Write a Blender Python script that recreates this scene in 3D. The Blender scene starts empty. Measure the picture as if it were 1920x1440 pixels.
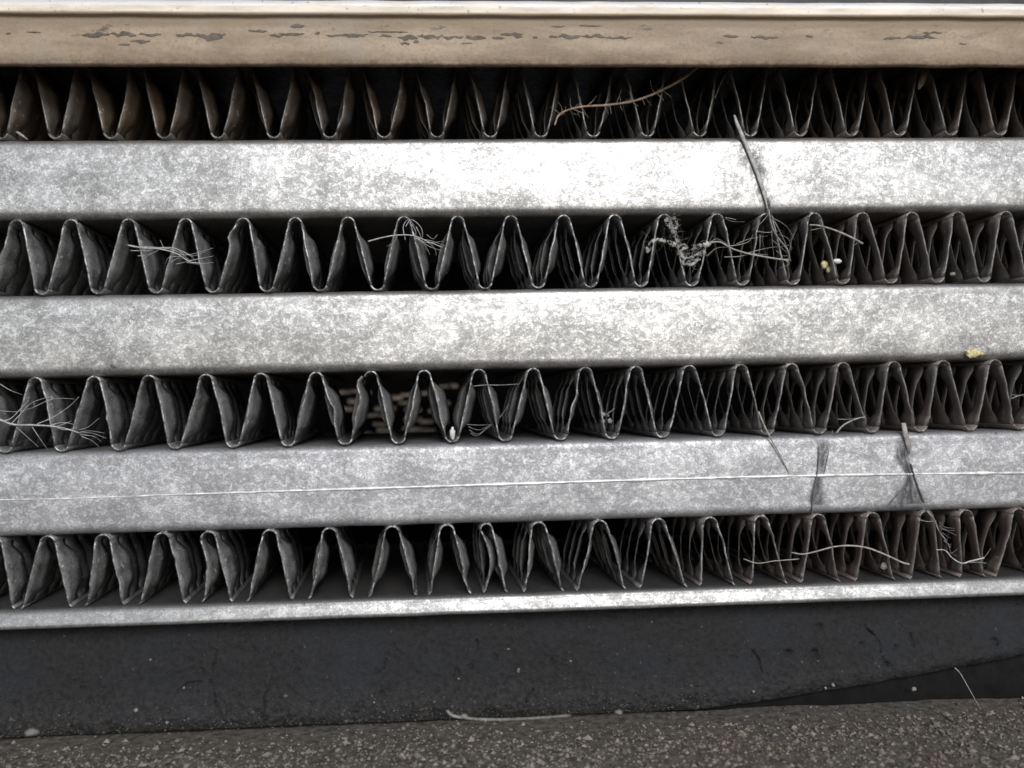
import bpy, math, random
import numpy as np
from mathutils import Vector, Matrix, noise as mnoise

random.seed(7)
rng = np.random.default_rng(7)
S = 6.0e-4                      # scene units per drawing unit (one drawing unit = 0.06 mm, built ten times up)
sc = bpy.context.scene
col = sc.collection

# ------------------------------------------------------------------ camera
YAW, PITCH, ROLL, FPX, DIST = 0.04917, 0.01550, -0.02022, 1440.0, 1440.0
cy_, sy_ = math.cos(YAW), math.sin(YAW)
cp_, sp_ = math.cos(PITCH), math.sin(PITCH)
FW = Vector((sy_*cp_, cy_*cp_, sp_))
R0 = Vector((cy_, -sy_, 0)); U0 = R0.cross(FW)
cr_, sr_ = math.cos(ROLL), math.sin(ROLL)
RT = R0*cr_ + U0*sr_; UP = -R0*sr_ + U0*cr_
cam_d = bpy.data.cameras.new('camera'); cam = bpy.data.objects.new('camera', cam_d); col.objects.link(cam)
cam_d.sensor_width = 36.0; cam_d.lens = 36.0*FPX/1920.0
cam_d.clip_start = 0.01; cam_d.clip_end = 500
cam.matrix_world = Matrix(((RT.x, UP.x, -FW.x, 0), (RT.y, UP.y, -FW.y, -DIST*S), (RT.z, UP.z, -FW.z, 0), (0, 0, 0, 1)))
cam_d.dof.use_dof = True; cam_d.dof.focus_distance = 1452*S; cam_d.dof.aperture_fstop = 2.4
sc.camera = cam

# ------------------------------------------------------------------ sky and sun (soft, overcast)
SUN_EL, SUN_AZ = math.radians(33), math.radians(10)       # behind the camera, to the right
w = bpy.data.worlds.new('World'); sc.world = w; w.use_nodes = True
nt = w.node_tree; bg = nt.nodes['Background']
sky = nt.nodes.new('ShaderNodeTexSky'); sky.sky_type = 'NISHITA'; sky.sun_disc = False
sky.sun_elevation = SUN_EL; sky.sun_rotation = math.pi - SUN_AZ
sky.air_density = 1.0; sky.dust_density = 1.0
hs = nt.nodes.new('ShaderNodeHueSaturation'); hs.inputs['Saturation'].default_value = 0.45
nt.links.new(sky.outputs[0], hs.inputs['Color']); nt.links.new(hs.outputs[0], bg.inputs[0])
bg.inputs[1].default_value = 0.085
sd = bpy.data.lights.new('sun', 'SUN'); so = bpy.data.objects.new('sun', sd); col.objects.link(so)
sd.energy = 1.5; sd.angle = math.radians(30); sd.color = (1.0, 0.99, 0.975)
sdir = Vector((math.sin(SUN_AZ)*math.cos(SUN_EL), -math.cos(SUN_AZ)*math.cos(SUN_EL), math.sin(SUN_EL)))
so.rotation_euler = sdir.to_track_quat('Z', 'Y').to_euler(); so.location = sdir*3
sc.view_settings.view_transform = 'Standard'; sc.view_settings.look = 'None'
sc.view_settings.exposure = 0.57; sc.view_settings.gamma = 1.0
sc.render.engine = 'CYCLES'
sc.cycles.max_bounces = 8; sc.cycles.diffuse_bounces = 4; sc.cycles.glossy_bounces = 4; sc.cycles.transparent_max_bounces = 16

# ------------------------------------------------------------------ helpers
def at(px, py, y=0.0):
    """the place on the depth plane y that lies at a pixel of the 1920 wide photograph (drawing units)"""
    d = FW + RT*((px-960)/FPX) - UP*((py-720)/FPX)
    t = (DIST+y)/d.y
    return Vector((d.x*t, y, d.z*t))

def tag(o, label=None, cat=None, group=None, kind=None):
    if label: o['label'] = label
    if cat: o['category'] = cat
    if group: o['group'] = group
    if kind: o['kind'] = kind
    return o

def wloc(o):
    v = Vector(o.location)
    while o.parent:
        o = o.parent; v += Vector(o.location)
    return v

def empty(name, loc):
    o = bpy.data.objects.new(name, None); o.empty_display_size = 0.02
    o.location = Vector(loc)*S; col.objects.link(o); return o

def build(name, verts, faces, mats, parent=None, smooth=True, mat_ix=None, base=None):
    """one mesh object; verts in drawing units, origin at the middle of its foot"""
    v = np.asarray(verts, dtype=np.float64)*S
    if base is None:
        lo, hi = v.min(0), v.max(0); org = np.array([(lo[0]+hi[0])/2, (lo[1]+hi[1])/2, lo[2]])
    else: org = np.array(base)*S
    me = bpy.data.meshes.new(name)
    me.from_pydata((v-org).tolist(), [], faces)
    for m in (mats if isinstance(mats, (list, tuple)) else [mats]): me.materials.append(m)
    if mat_ix is not None: me.polygons.foreach_set('material_index', mat_ix)
    if smooth: me.polygons.foreach_set('use_smooth', [True]*len(me.polygons))
    me.update()
    o = bpy.data.objects.new(name, me); col.objects.link(o)
    if parent is not None:
        o.parent = parent; o.location = Vector(org) - wloc(parent)
    else: o.location = org
    return o

class MB:
    def __init__(s): s.v = []; s.f = []
    def grid(s, rows, close=False):
        b = len(s.v); n = len(rows[0])
        for r in rows: s.v.extend([tuple(p) for p in r])
        for i in range(len(rows)-1):
            for j in range(n-1 if not close else n):
                k = (j+1) % n
                s.f.append((b+i*n+j, b+i*n+k, b+(i+1)*n+k, b+(i+1)*n+j))
    def tube(s, pts, radii, sides=5):
        pts = [Vector(p) for p in pts]; rows = []
        for i, p in enumerate(pts):
            t = (pts[min(i+1, len(pts)-1)] - pts[max(i-1, 0)]).normalized()
            a = t.cross(Vector((0.13, 1, 0.21))).normalized(); b_ = t.cross(a)
            r = radii[i] if hasattr(radii, '__len__') else radii
            rows.append([p + (a*math.cos(q) + b_*math.sin(q))*r for q in [2*math.pi*k/sides for k in range(sides)]])
        b = len(s.v); s.grid(rows, close=True)
        s.f.append(tuple(b+k for k in range(sides))[::-1]); e = len(s.v)-sides
        s.f.append(tuple(e+k for k in range(sides)))
    def blob(s, c, r, sx=1, sy=1, sz=1, jit=0.25, n=6, m=4):
        rows = []; ph = random.random()*6
        for i in range(m+1):
            th = math.pi*i/m; row = []
            for k in range(n):
                q = ph + 2*math.pi*k/n
                rr = r*(1+random.uniform(-jit, jit))
                row.append((c[0]+rr*sx*math.sin(th)*math.cos(q), c[1]+rr*sy*math.sin(th)*math.sin(q), c[2]+rr*sz*math.cos(th)))
            rows.append(row)
        s.grid(rows, close=True)
    def make(s, name, mats, parent=None, **k): return build(name, s.v, s.f, mats, parent, **k)

def spline(pts, n=8):
    """Catmull-Rom through points"""
    P = [Vector(p) for p in pts]; P = [P[0]*2-P[1]] + P + [P[-1]*2-P[-2]]; out = []
    for i in range(1, len(P)-2):
        a, b, c, d = P[i-1:i+3]
        for k in range(n):
            t = k/n
            out.append(0.5*((2*b)+(c-a)*t+(2*a-5*b+4*c-d)*t*t+(3*b-a-3*c+d)*t**3))
    out.append(P[-2]); return out

# ------------------------------------------------------------------ materials
def nodes(name):
    m = bpy.data.materials.new(name); m.use_nodes = True
    return m, m.node_tree, m.node_tree.nodes['Principled BSDF']
class G:
    """small node graph writer on world position"""
    def __init__(s, t): s.t = t; s.pos = t.nodes.new('ShaderNodeNewGeometry').outputs['Position']
    def link(s, a, b): s.t.links.new(a, b)
    def mapping(s, sx, sy, sz):
        n = s.t.nodes.new('ShaderNodeVectorMath'); n.operation = 'MULTIPLY'
        s.link(s.pos, n.inputs[0]); n.inputs[1].default_value = (sx, sy, sz); return n.outputs[0]
    def noise(s, px, detail=3, rough=0.55, dist=0.0, vec=None):
        n = s.t.nodes.new('ShaderNodeTexNoise'); s.link(vec or s.pos, n.inputs['Vector'])
        n.inputs['Scale'].default_value = 1/(px*S); n.inputs['Detail'].default_value = detail
        n.inputs['Roughness'].default_value = rough; n.inputs['Distortion'].default_value = dist
        return n.outputs[0]
    def voro(s, px, feature='F1', vec=None):
        n = s.t.nodes.new('ShaderNodeTexVoronoi'); n.feature = feature; s.link(vec or s.pos, n.inputs['Vector'])
        n.inputs['Scale'].default_value = 1/(px*S); return n.outputs['Distance']
    def ramp(s, x, stops):
        n = s.t.nodes.new('ShaderNodeValToRGB'); s.link(x, n.inputs[0]); e = n.color_ramp.elements
        while len(e) < len(stops): e.new(0.5)
        for i, (p, c) in enumerate(stops):
            e[i].position = p
            e[i].color = (c, c, c, 1) if not hasattr(c, '__len__') else (*c, 1)
        return n.outputs[0]
    def math(s, op, a, b=None, c=None):
        n = s.t.nodes.new('ShaderNodeMath'); n.operation = op
        for i, x in enumerate((a, b, c)):
            if x is None: continue
            if isinstance(x, (int, float)): n.inputs[i].default_value = x
            else: s.link(x, n.inputs[i])
        return n.outputs[0]
    def mix(s, f, a, b, mode='MIX'):
        n = s.t.nodes.new('ShaderNodeMix'); n.data_type = 'RGBA'; n.blend_type = mode
        for ix, x in ((0, f), (6, a), (7, b)):
            sock = n.inputs[ix]
            if isinstance(x, (int, float)): sock.default_value = x if ix == 0 else (x, x, x, 1)
            elif isinstance(x, tuple): sock.default_value = (*x, 1)
            else: s.link(x, sock)
        return n.outputs[2]
    def sep(s):
        n = s.t.nodes.new('ShaderNodeSeparateXYZ'); s.link(s.pos, n.inputs[0]); return n.outputs
    def step(s, x, a, b):
        n = s.t.nodes.new('ShaderNodeMapRange'); n.interpolation_type = 'SMOOTHSTEP'; s.link(x, n.inputs[0])
        n.inputs[1].default_value = a; n.inputs[2].default_value = b; return n.outputs[0]
    def bump(s, h, strength, dist_px, bsdf, prev=None):
        n = s.t.nodes.new('ShaderNodeBump'); n.inputs['Strength'].default_value = strength
        n.inputs['Distance'].default_value = dist_px*S; s.link(h, n.inputs['Height'])
        if prev is not None: s.link(prev, n.inputs['Normal'])
        s.link(n.outputs[0], bsdf.inputs['Normal']); return n.outputs[0]

def mat_aluminium(name, lo=0.24, hi=0.92, tint=(1, 1, 1), metal=0.72, rough=0.37, gcol=(0.105, 0.10, 0.098)):
    m, t, b = nodes(name); g = G(t)
    st = g.mapping(0.8, 1, 1)
    fine = g.noise(6.3, 2, 0.55, 0.8, st)
    lines = g.ramp(g.math('ABSOLUTE', g.math('SUBTRACT', fine, 0.5)), [(0.0, 0.0), (0.10, 1.0)])
    mid = g.noise(12.5, 4, 0.65, 0.5, st)
    lines2 = g.ramp(g.math('ABSOLUTE', g.math('SUBTRACT', mid, 0.46)), [(0.0, 0.0), (0.07, 1.0)])
    blot = g.noise(72, 6, 0.72, 0.4, g.mapping(0.7, 1, 1))
    patch = g.ramp(blot, [(0.38, 0.0), (0.60, 1.0)])
    grain = g.noise(4.0, 2, 0.7, 0)
    v = g.math('ADD', g.math('MULTIPLY', patch, 0.36), g.math('MULTIPLY', g.ramp(mid, [(0.36, 0.0), (0.62, 1.0)]), 0.34))
    v = g.math('ADD', v, g.math('MULTIPLY', g.ramp(grain, [(0.36, 0.0), (0.64, 1.0)]), 0.36))
    cover = g.math('SUBTRACT', 1.0, g.math('MULTIPLY', patch, 0.45))
    v = g.math('MULTIPLY', v, g.math('SUBTRACT', 1.0, g.math('MULTIPLY', g.math('MULTIPLY', g.math('SUBTRACT', 1.0, lines), cover), 0.95)))
    v = g.math('MULTIPLY', v, g.math('SUBTRACT', 1.0, g.math('MULTIPLY', g.math('MULTIPLY', g.math('SUBTRACT', 1.0, lines2), cover), 0.8)))
    c = g.mix(v, tuple(lo*x for x in tint), tuple(hi*x for x in tint))
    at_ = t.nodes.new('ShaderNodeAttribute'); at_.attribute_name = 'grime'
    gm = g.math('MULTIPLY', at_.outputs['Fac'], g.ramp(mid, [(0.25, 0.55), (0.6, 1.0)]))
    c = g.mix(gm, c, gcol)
    specks = g.ramp(g.noise(26, 2, 0.5, 0), [(0.23, 0.4), (0.28, 1.0)])
    c = g.mix(1.0, c, specks, 'MULTIPLY')
    g.link(c, b.inputs['Base Color']); b.inputs['Metallic'].default_value = metal
    g.link(g.math('ADD', g.math('MULTIPLY', v, -0.20), rough+0.12), b.inputs['Roughness'])
    g.bump(g.math('ADD', fine, g.math('MULTIPLY', mid, 0.6)), 0.16, 1.6, b)
    return m

def mat_fin(name, lo, hi, metal, rough, dusty=True):
    m, t, b = nodes(name); g = G(t)
    n = g.noise(26, 4, 0.6, 0.2); gr = g.noise(5, 3, 0.7)
    v = g.math('ADD', g.math('MULTIPLY', n, 0.6), g.math('MULTIPLY', gr, 0.4))
    c = g.mix(g.ramp(v, [(0.36, 0.0), (0.62, 1.0)]), tuple(lo for _ in 'rgb'), tuple(hi for _ in 'rgb'))
    if dusty:
        x, y, z = g.sep()
        big = g.ramp(g.noise(170, 3, 0.6), [(0.35, 0.2), (0.6, 1.0)])
        right = g.math('MULTIPLY', g.math('MULTIPLY', g.step(x, 250*S, 900*S), big), 0.75)
        c = g.mix(right, c, (hi*0.95, hi*0.76, hi*0.68))
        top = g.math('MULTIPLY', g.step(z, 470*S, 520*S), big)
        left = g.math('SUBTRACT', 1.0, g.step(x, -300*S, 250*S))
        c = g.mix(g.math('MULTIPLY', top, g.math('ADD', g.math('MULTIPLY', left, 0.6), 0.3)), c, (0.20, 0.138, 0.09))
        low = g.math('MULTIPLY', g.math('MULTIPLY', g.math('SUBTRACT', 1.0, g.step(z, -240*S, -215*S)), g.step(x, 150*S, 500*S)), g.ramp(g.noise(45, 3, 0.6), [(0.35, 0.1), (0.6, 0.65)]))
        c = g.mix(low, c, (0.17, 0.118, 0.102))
        sp = g.ramp(g.noise(11, 2, 0.5), [(0.66, 0.0), (0.72, 0.8)])
        c = g.mix(sp, c, (0.45, 0.44, 0.42))
    g.link(c, b.inputs['Base Color']); b.inputs['Metallic'].default_value = metal
    b.inputs['Roughness'].default_value = rough
    g.bump(g.math('ADD', n, gr), 0.5, 1.6, b)
    return m

def mat_rim(name, lo, hi):
    m, t, b = nodes(name); g = G(t)
    n = g.noise(15, 3, 0.8)
    x, y, z = g.sep()
    dust = g.math('MAXIMUM', g.math('MULTIPLY', g.step(x, 330*S, 800*S), 0.7), g.math('MULTIPLY', g.step(z, 480*S, 500*S), 0.6))  # dust, with the right side's dimmer edge highlights painted in too
    c = g.mix(g.ramp(n, [(0.44, 0.0), (0.62, 1.0)]), (lo, lo, lo), (hi, hi, hi))
    c = g.mix(dust, c, (0.13, 0.115, 0.105))
    g.link(c, b.inputs['Base Color']); b.inputs['Metallic'].default_value = 0.6; b.inputs['Roughness'].default_value = 0.4
    return m

def mat_rail():
    RB_ = at(960, 126, -68).z
    m, t, b = nodes('dusty_tan_metal'); g = G(t)
    st = g.mapping(0.25, 1, 1); n = g.noise(40, 5, 0.62, 0.2, st); gr = g.noise(6, 3, 0.7); big = g.noise(220, 3, 0.6)
    x, y, z = g.sep()
    c = g.mix(g.ramp(n, [(0.35, 0.0), (0.65, 1.0)]), (0.275, 0.203, 0.136), (0.44, 0.35, 0.255))
    c = g.mix(g.math('MULTIPLY', g.ramp(gr, [(0.45, 0.0), (0.7, 1.0)]), 0.35), c, (0.17, 0.13, 0.095))
    band = g.math('MULTIPLY', g.step(z, (RB_+57.3)*S, (RB_+68.6)*S), g.ramp(n, [(0.3, 0.2), (0.6, 0.9)]))
    c = g.mix(band, c, (0.245, 0.185, 0.12))
    c = g.mix(g.ramp(big, [(0.58, 0.0), (0.72, 0.5)]), c, (0.33, 0.295, 0.25))
    lip = g.math('MULTIPLY', g.step(z, (RB_+81.8)*S, (RB_+87.4)*S), g.ramp(g.noise(30, 4, 0.65, 0, st), [(0.3, 0.45), (0.6, 1.0)]))  # sky light on the rounded lip, painted as a paler tan
    c = g.mix(lip, c, (0.78, 0.70, 0.59))
    lip_shine = g.math('MULTIPLY', g.step(z, (RB_+94.9)*S, (RB_+101.5)*S), g.ramp(g.noise(18, 4, 0.7, 0, st), [(0.35, 0.2), (0.52, 1.0)]))  # painted highlight along the top of the lip
    c = g.mix(lip_shine, c, (0.85, 0.84, 0.82))
    c = g.mix(g.ramp(g.noise(9, 3, 0.6), [(0.28, 0.6), (0.36, 0.0)]), c, (0.17, 0.13, 0.095))
    zb = g.math('MULTIPLY', g.step(z, (RB_+40)*S, (RB_+52)*S), g.math('SUBTRACT', 1.0, g.step(z, (RB_+62)*S, (RB_+76)*S)))
    fl = g.ramp(g.noise(13, 4, 0.7, 0.3, g.mapping(0.28, 1, 1)), [(0.60, 0.0), (0.635, 1.0)])
    fl = g.math('MULTIPLY', g.math('MULTIPLY', fl, zb), g.ramp(g.noise(150, 2, 0.5), [(0.42, 0.0), (0.55, 0.85)]))
    c = g.mix(fl, c, (0.10, 0.082, 0.066))
    low = g.math('MULTIPLY', g.math('SUBTRACT', 1.0, g.step(z, RB_*S, (RB_+16)*S)), g.ramp(g.noise(12, 4, 0.7), [(0.40, 0.0), (0.6, 0.7)]))
    c = g.mix(low, c, (0.16, 0.12, 0.085))
    g.link(c, b.inputs['Base Color']); b.inputs['Roughness'].default_value = 0.55
    g.link(g.math('MULTIPLY', lip_shine, 0.7), b.inputs['Metallic'])
    g.bump(g.math('ADD', n, g.math('MULTIPLY', gr, 0.6)), 0.45, 2.0, b)
    return m

def mat_simple(name, a, c2, px, rough=0.7, metal=0.0, bump=0.4, bpx=1.5, lo=0.35, hi=0.65, island=False):
    m, t, b = nodes(name); g = G(t); n = g.noise(px, 4, 0.65)
    f = g.ramp(n, [(lo, 0.0), (hi, 1.0)])
    if island:
        f = t.nodes['Geometry'].outputs['Random Per Island']
    c = g.mix(f, a, c2); g.link(c, b.inputs['Base Color'])
    b.inputs['Roughness'].default_value = rough; b.inputs['Metallic'].default_value = metal
    if bump: g.bump(n, bump, bpx, b)
    return m

def mat_foam():
    m, t, b = nodes('black_foam'); g = G(t)
    n = g.noise(9, 4, 0.7); big = g.noise(150, 3, 0.6)
    c = g.mix(g.ramp(n, [(0.35, 0.0), (0.68, 1.0)]), (0.005, 0.005, 0.006), (0.018, 0.018, 0.0195))
    c = g.mix(g.ramp(big, [(0.45, 0.0), (0.66, 0.6)]), c, (0.014, 0.016, 0.022))
    x, y, z = g.sep()
    dust = g.math('MULTIPLY', g.math('SUBTRACT', 1.0, g.step(z, -598*S, -500*S)), g.ramp(n, [(0.4, 0.0), (0.65, 0.5)]))
    c = g.mix(dust, c, (0.06, 0.053, 0.045))
    spk = g.ramp(g.noise(8, 3, 0.6, 0.3), [(0.68, 0.0), (0.76, 0.55)])
    c = g.mix(spk, c, (0.17, 0.165, 0.155))
    g.link(c, b.inputs['Base Color']); b.inputs['Roughness'].default_value = 0.78
    g.bump(g.math('ADD', n, g.math('MULTIPLY', g.noise(30, 4, 0.6), 1.5)), 1.0, 5.0, b); return m

def mat_film(name, color, cover):
    """a film of grime and web: gaps where it has torn"""
    m, t, b = nodes(name); g = G(t); n = g.noise(11, 5, 0.75, 0.5, g.mapping(1, 1, 0.45))
    at_ = t.nodes.new('ShaderNodeAttribute'); at_.attribute_name = 'cover'
    g.link(g.math('MULTIPLY', g.ramp(n, [(cover, 0.0), (cover+0.24, 0.75)]), at_.outputs['Fac']), b.inputs['Alpha'])
    g.link(g.mix(g.noise(6, 3, 0.7), tuple(x*0.5 for x in color), color), b.inputs['Base Color'])
    b.inputs['Roughness'].default_value = 0.9; return m

M_tube = mat_aluminium('weathered_aluminium', gcol=(0.15, 0.128, 0.112))
M_tube3 = mat_aluminium('weathered_aluminium_bluish', 0.27, 0.88, (0.97, 0.98, 1.03), 0.55, 0.46)
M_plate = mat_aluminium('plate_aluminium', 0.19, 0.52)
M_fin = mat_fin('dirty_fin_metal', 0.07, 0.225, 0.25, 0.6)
M_rim = mat_rim('worn_fin_edge', 0.13, 0.46)
M_rim2 = mat_rim('dull_louver_edge', 0.06, 0.15)
M_rail = mat_rail()
M_chip = mat_simple('dark_bare_patch', (0.085, 0.07, 0.057), (0.17, 0.142, 0.115), 10, 0.6)
M_foam = mat_foam()
M_black = mat_simple('black_plastic', (0.012, 0.012, 0.013), (0.03, 0.03, 0.03), 30, 0.6)
M_soil = mat_simple('gritty_soil', (0.034, 0.030, 0.025), (0.12, 0.104, 0.087), 14, 0.95, bump=0.9, bpx=5)
M_grit = mat_simple('grit_grain', (0.06, 0.053, 0.045), (0.25, 0.224, 0.192), 5, 0.9, island=True)
t_ = M_grit.node_tree; b_ = t_.nodes['Principled BSDF']; g_ = G(t_)
src_ = b_.inputs['Base Color'].links[0].from_socket
red_ = g_.math('MULTIPLY', g_.step(g_.sep()[0], 100*S, 500*S), g_.ramp(g_.noise(70, 3, 0.6), [(0.42, 0.0), (0.6, 0.8)]))
g_.link(g_.mix(1.0, src_, g_.mix(red_, (1.0, 1.0, 1.0), (1.0, 0.84, 0.77)), 'MULTIPLY'), b_.inputs['Base Color'])
M_crumb = mat_simple('pale_crumb', (0.11, 0.105, 0.095), (0.27, 0.26, 0.24), 6, 0.9)
M_straw = mat_simple('grey_straw', (0.20, 0.19, 0.17), (0.42, 0.40, 0.37), 9, 0.75)
M_brown = mat_simple('brown_stalk', (0.24, 0.165, 0.12), (0.46, 0.36, 0.28), 9, 0.8)
M_fibre = mat_simple('pale_fibre', (0.26, 0.26, 0.26), (0.52, 0.52, 0.51), 9, 0.7)
M_web = mat_simple('dusty_web', (0.12, 0.12, 0.12), (0.30, 0.30, 0.30), 9, 0.8)
M_leaf = mat_simple('dry_leaf', (0.05, 0.048, 0.045), (0.46, 0.45, 0.42), 12, 0.8)
t_ = M_leaf.node_tree; g_ = G(t_); g_.link(g_.ramp(g_.noise(13, 4, 0.75, 0.8), [(0.45, 0.0), (0.50, 1.0)]), t_.nodes['Principled BSDF'].inputs['Alpha'])
M_seed = mat_simple('yellow_flake', (0.38, 0.30, 0.10), (0.85, 0.78, 0.50), 5, 0.7)
M_white = mat_simple('white_flake', (0.5, 0.5, 0.48), (0.75, 0.75, 0.72), 8, 0.8)
M_grime = mat_film('dark_grime', (0.10, 0.10, 0.11), 0.33)
M_greyfilm = mat_film('grey_grime', (0.19, 0.19, 0.195), 0.34)
M_gap_black = mat_simple('gap_black', (0.003, 0.003, 0.003), (0.006, 0.005, 0.005), 30, 1.0, bump=0)  # near-black without sheen: the unlit depth behind the gaps put into colour
M_gap_black.node_tree.nodes['Principled BSDF'].inputs['Specular IOR Level'].default_value = 0.0
M_slat = mat_simple('dusty_rear_slat', (0.12, 0.097, 0.078), (0.34, 0.285, 0.235), 40, 0.8)

# ------------------------------------------------------------------ the intercooler: tubes, plate, fins
CORE = 520.0
XL, XR = -1250.0, 1420.0
LV = {'t1': (340.5, 489.0), 't2': (51.4, 202.0), 't3': (-238.0, -85.5)}
PLATE_TOP, PLATE_BOT = -368.0, -402.5
cooler = tag(empty('intercooler', (0, CORE/2, PLATE_BOT)), 'weathered aluminium intercooler core of three flat tubes and dirty wavy fins', 'intercooler')

RAD = 16.0; SAG = 2.5
def face_y(z, z0, z1):
    """how far back the front of a tube lies at height z"""
    h = (z1-z0)/2; v = abs(z-(z0+z1)/2); k = h-RAD
    if v <= k: return SAG*(v/h)**2
    q = min(1.0, (v-k)/RAD)
    return SAG*(k/h)**2 + RAD*(1-math.sqrt(max(0.0, 1-q*q)))*0.9

def tube_profile(z0, z1):
    zs = [z0+(z1-z0)*(0.5-0.5*math.cos(math.pi*i/26)) for i in range(27)]
    fr = [(face_y(z, z0, z1), z) for z in zs]
    bk = [(CORE-y, z) for y, z in fr][::-1]
    return fr + bk
def extrude_x(prof, x0, x1, n, wob=0.0, seed=0.0):
    rows = []
    for i in range(n+1):
        x = x0+(x1-x0)*i/n
        rows.append([(x, y + wob*mnoise.noise((x/90, z/60, seed)), z + wob*mnoise.noise((x/70, 9.1+z/60, seed))) for y, z in prof])
    return rows
tubes = []
for i, k in enumerate(('t1', 't2', 't3')):
    b = MB(); b.grid(extrude_x(tube_profile(*LV[k]), XL, XR, 150, 1.1, i*3.7), close=True)
    n = 54; e = len(b.v)-n
    b.f.append(tuple(range(n))); b.f.append(tuple(e+q for q in range(n))[::-1])
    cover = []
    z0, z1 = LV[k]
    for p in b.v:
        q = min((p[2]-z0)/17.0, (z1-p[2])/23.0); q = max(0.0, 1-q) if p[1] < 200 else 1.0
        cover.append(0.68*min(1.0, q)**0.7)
    o = b.make('tube', M_tube3 if k == 't3' else M_tube, cooler); tubes.append(o)
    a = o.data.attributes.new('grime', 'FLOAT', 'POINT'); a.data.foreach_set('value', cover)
tubes[2]['label'] = 'tube with a thin pale seam along its face'
# raised weld seam along the third tube, thin and broken towards the left
sm = MB()
seam_px = [(-60, 939), (0, 937), (140, 934), (300, 928), (480, 922), (640, 917), (960, 907), (1280, 897), (1600, 890), (1920, 886), (2050, 884)]
seam = spline([at(px, py, 4) for px, py in seam_px], 14)
pts, rr = [], []
for p in seam:
    z0, z1 = LV['t3']; y = face_y(p.z, z0, z1)
    pts.append(Vector((p.x, y+0.2, p.z+0.8*mnoise.noise((p.x/25, 3, 1)))))
    base = 1.3 + 1.7*min(1, max(0, (p.x+650)/500))
    rr.append(max(0.5, base*(1+0.9*mnoise.noise((p.x/18, 0, 7))+0.4*mnoise.noise((p.x/60, 2, 7)))))
sm.tube(pts, rr, 6)
M_seam = mat_simple('bright_seam', (0.45, 0.45, 0.45), (0.92, 0.92, 0.92), 22, 0.4, 0.3)
sm.make('seam', M_seam, tubes[2])

# bottom plate: rounded front edge, top surface running back under the last fins
prof = [(-9, PLATE_BOT), (-11.5, PLATE_BOT+3), (-11, PLATE_BOT+8), (-4, PLATE_BOT+22)]
for i in range(7):
    q = math.pi/2*i/6; prof.append((12-15.5*math.cos(q), PLATE_BOT+23.5+10.5*math.sin(q)))
prof += [(40, PLATE_TOP-0.5), (150, PLATE_TOP), (CORE, PLATE_TOP), (CORE, PLATE_TOP-12), (20, PLATE_TOP-12), (12, PLATE_BOT+10), (9, PLATE_BOT)]
b = MB(); b.grid(extrude_x(prof, XL, XR, 150, 0.9, 21.0), close=True); n = len(prof); e = len(b.v)-n
b.f.append(tuple(range(n))); b.f.append(tuple(e+q for q in range(n))[::-1])
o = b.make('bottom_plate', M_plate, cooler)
a = o.data.attributes.new('grime', 'FLOAT', 'POINT'); a.data.foreach_set('value', [0.9 if p[2] > PLATE_TOP-3 and p[1] > 4 else 0.55 if p[2] > PLATE_TOP-9 else 0.0 for p in b.v])  # shelf: settled dirt, with its dimmer light painted in as extra darkness

# ---- fins.  crest and valley positions along each row, read from the photograph
row1_v = [-105, 0, 103, 207, 307, 408, 513, 618, 720, 820, 920, 1015, 1113, 1215, 1313, 1408, 1502, 1598, 1688, 1785, 1877, 1968]
row2_c = [-75, 30, 132, 240, 347, 455, 553, 652, 757, 858, 958, 1057, 1153, 1246, 1345, 1437, 1528, 1618, 1711, 1797, 1887, 1976]
row2_v = [-128, -25, 78, 183, 292, 398, 500, 600, 708, 810, 910, 1010, 1108, 1203, 1298, 1393, 1488, 1582, 1672, 1760, 1847, 1936, 2025]
row3_c = [-45, 65, 175, 278, 385, 488, 592, 695, 795, 898, 1000, 1098, 1193, 1293, 1390, 1485, 1582, 1677, 1770, 1867, 1960]
row3_v = [-98, 8, 115, 222, 328, 437, 540, 647, 747, 848, 948, 1052, 1148, 1243, 1347, 1440, 1538, 1637, 1728, 1822, 1914, 2005]
row4 = [(-12, -60, 28), (88, 38, 135), (192, 157, 235), (303, 258, 350), (390, 377, 437), (505, 462, 550), (617, 577, 663), (735, 690, 783),
        (838, 802, 885), (912, 905, 953), (1010, 980, 1058), (1125, 1080, 1175), (1235, 1197, 1290), (1332, 1310, 1380), (1428, 1405, 1478),
        (1535, 1500, 1577), (1637, 1602, 1680), (1738, 1705, 1768), (1812, 1798, 1850), (1912, 1865, 1950), (2005, 1965, 2040)]
ZR = {1: (489.0, 634.0), 2: (202.0, 340.5), 3: (-85.5, 51.4), 4: (PLATE_TOP, -238.0)}
def px_x(px, z):       # world x at a pixel column, at height z on the front plane
    py = 744 - z*0.99
    for _ in range(2):
        p = at(px, py, 2); py += (p.z-z)
    return at(px, py, 2).x
waves = {1: [], 2: [], 3: [], 4: []}     # (valley left, crest, valley right) in world x; row 4 also flat-foot bottoms
v = [px_x(p, ZR[1][0]) for p in row1_v]
waves[1] = [(v[i], (v[i]+v[i+1])/2, v[i+1]) for i in range(len(v)-1)]
for r, c_, v_ in ((2, row2_c, row2_v), (3, row3_c, row3_v)):
    vx = [px_x(p, ZR[r][0]) for p in v_]
    for i, c in enumerate(c_): waves[r].append((vx[i], px_x(c, ZR[r][1]), vx[i+1]))
for c, l, rgt in row4:
    waves[4].append((px_x(l, ZR[4][0]), px_x(c, ZR[4][1]), px_x(rgt, ZR[4][0])))

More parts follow.
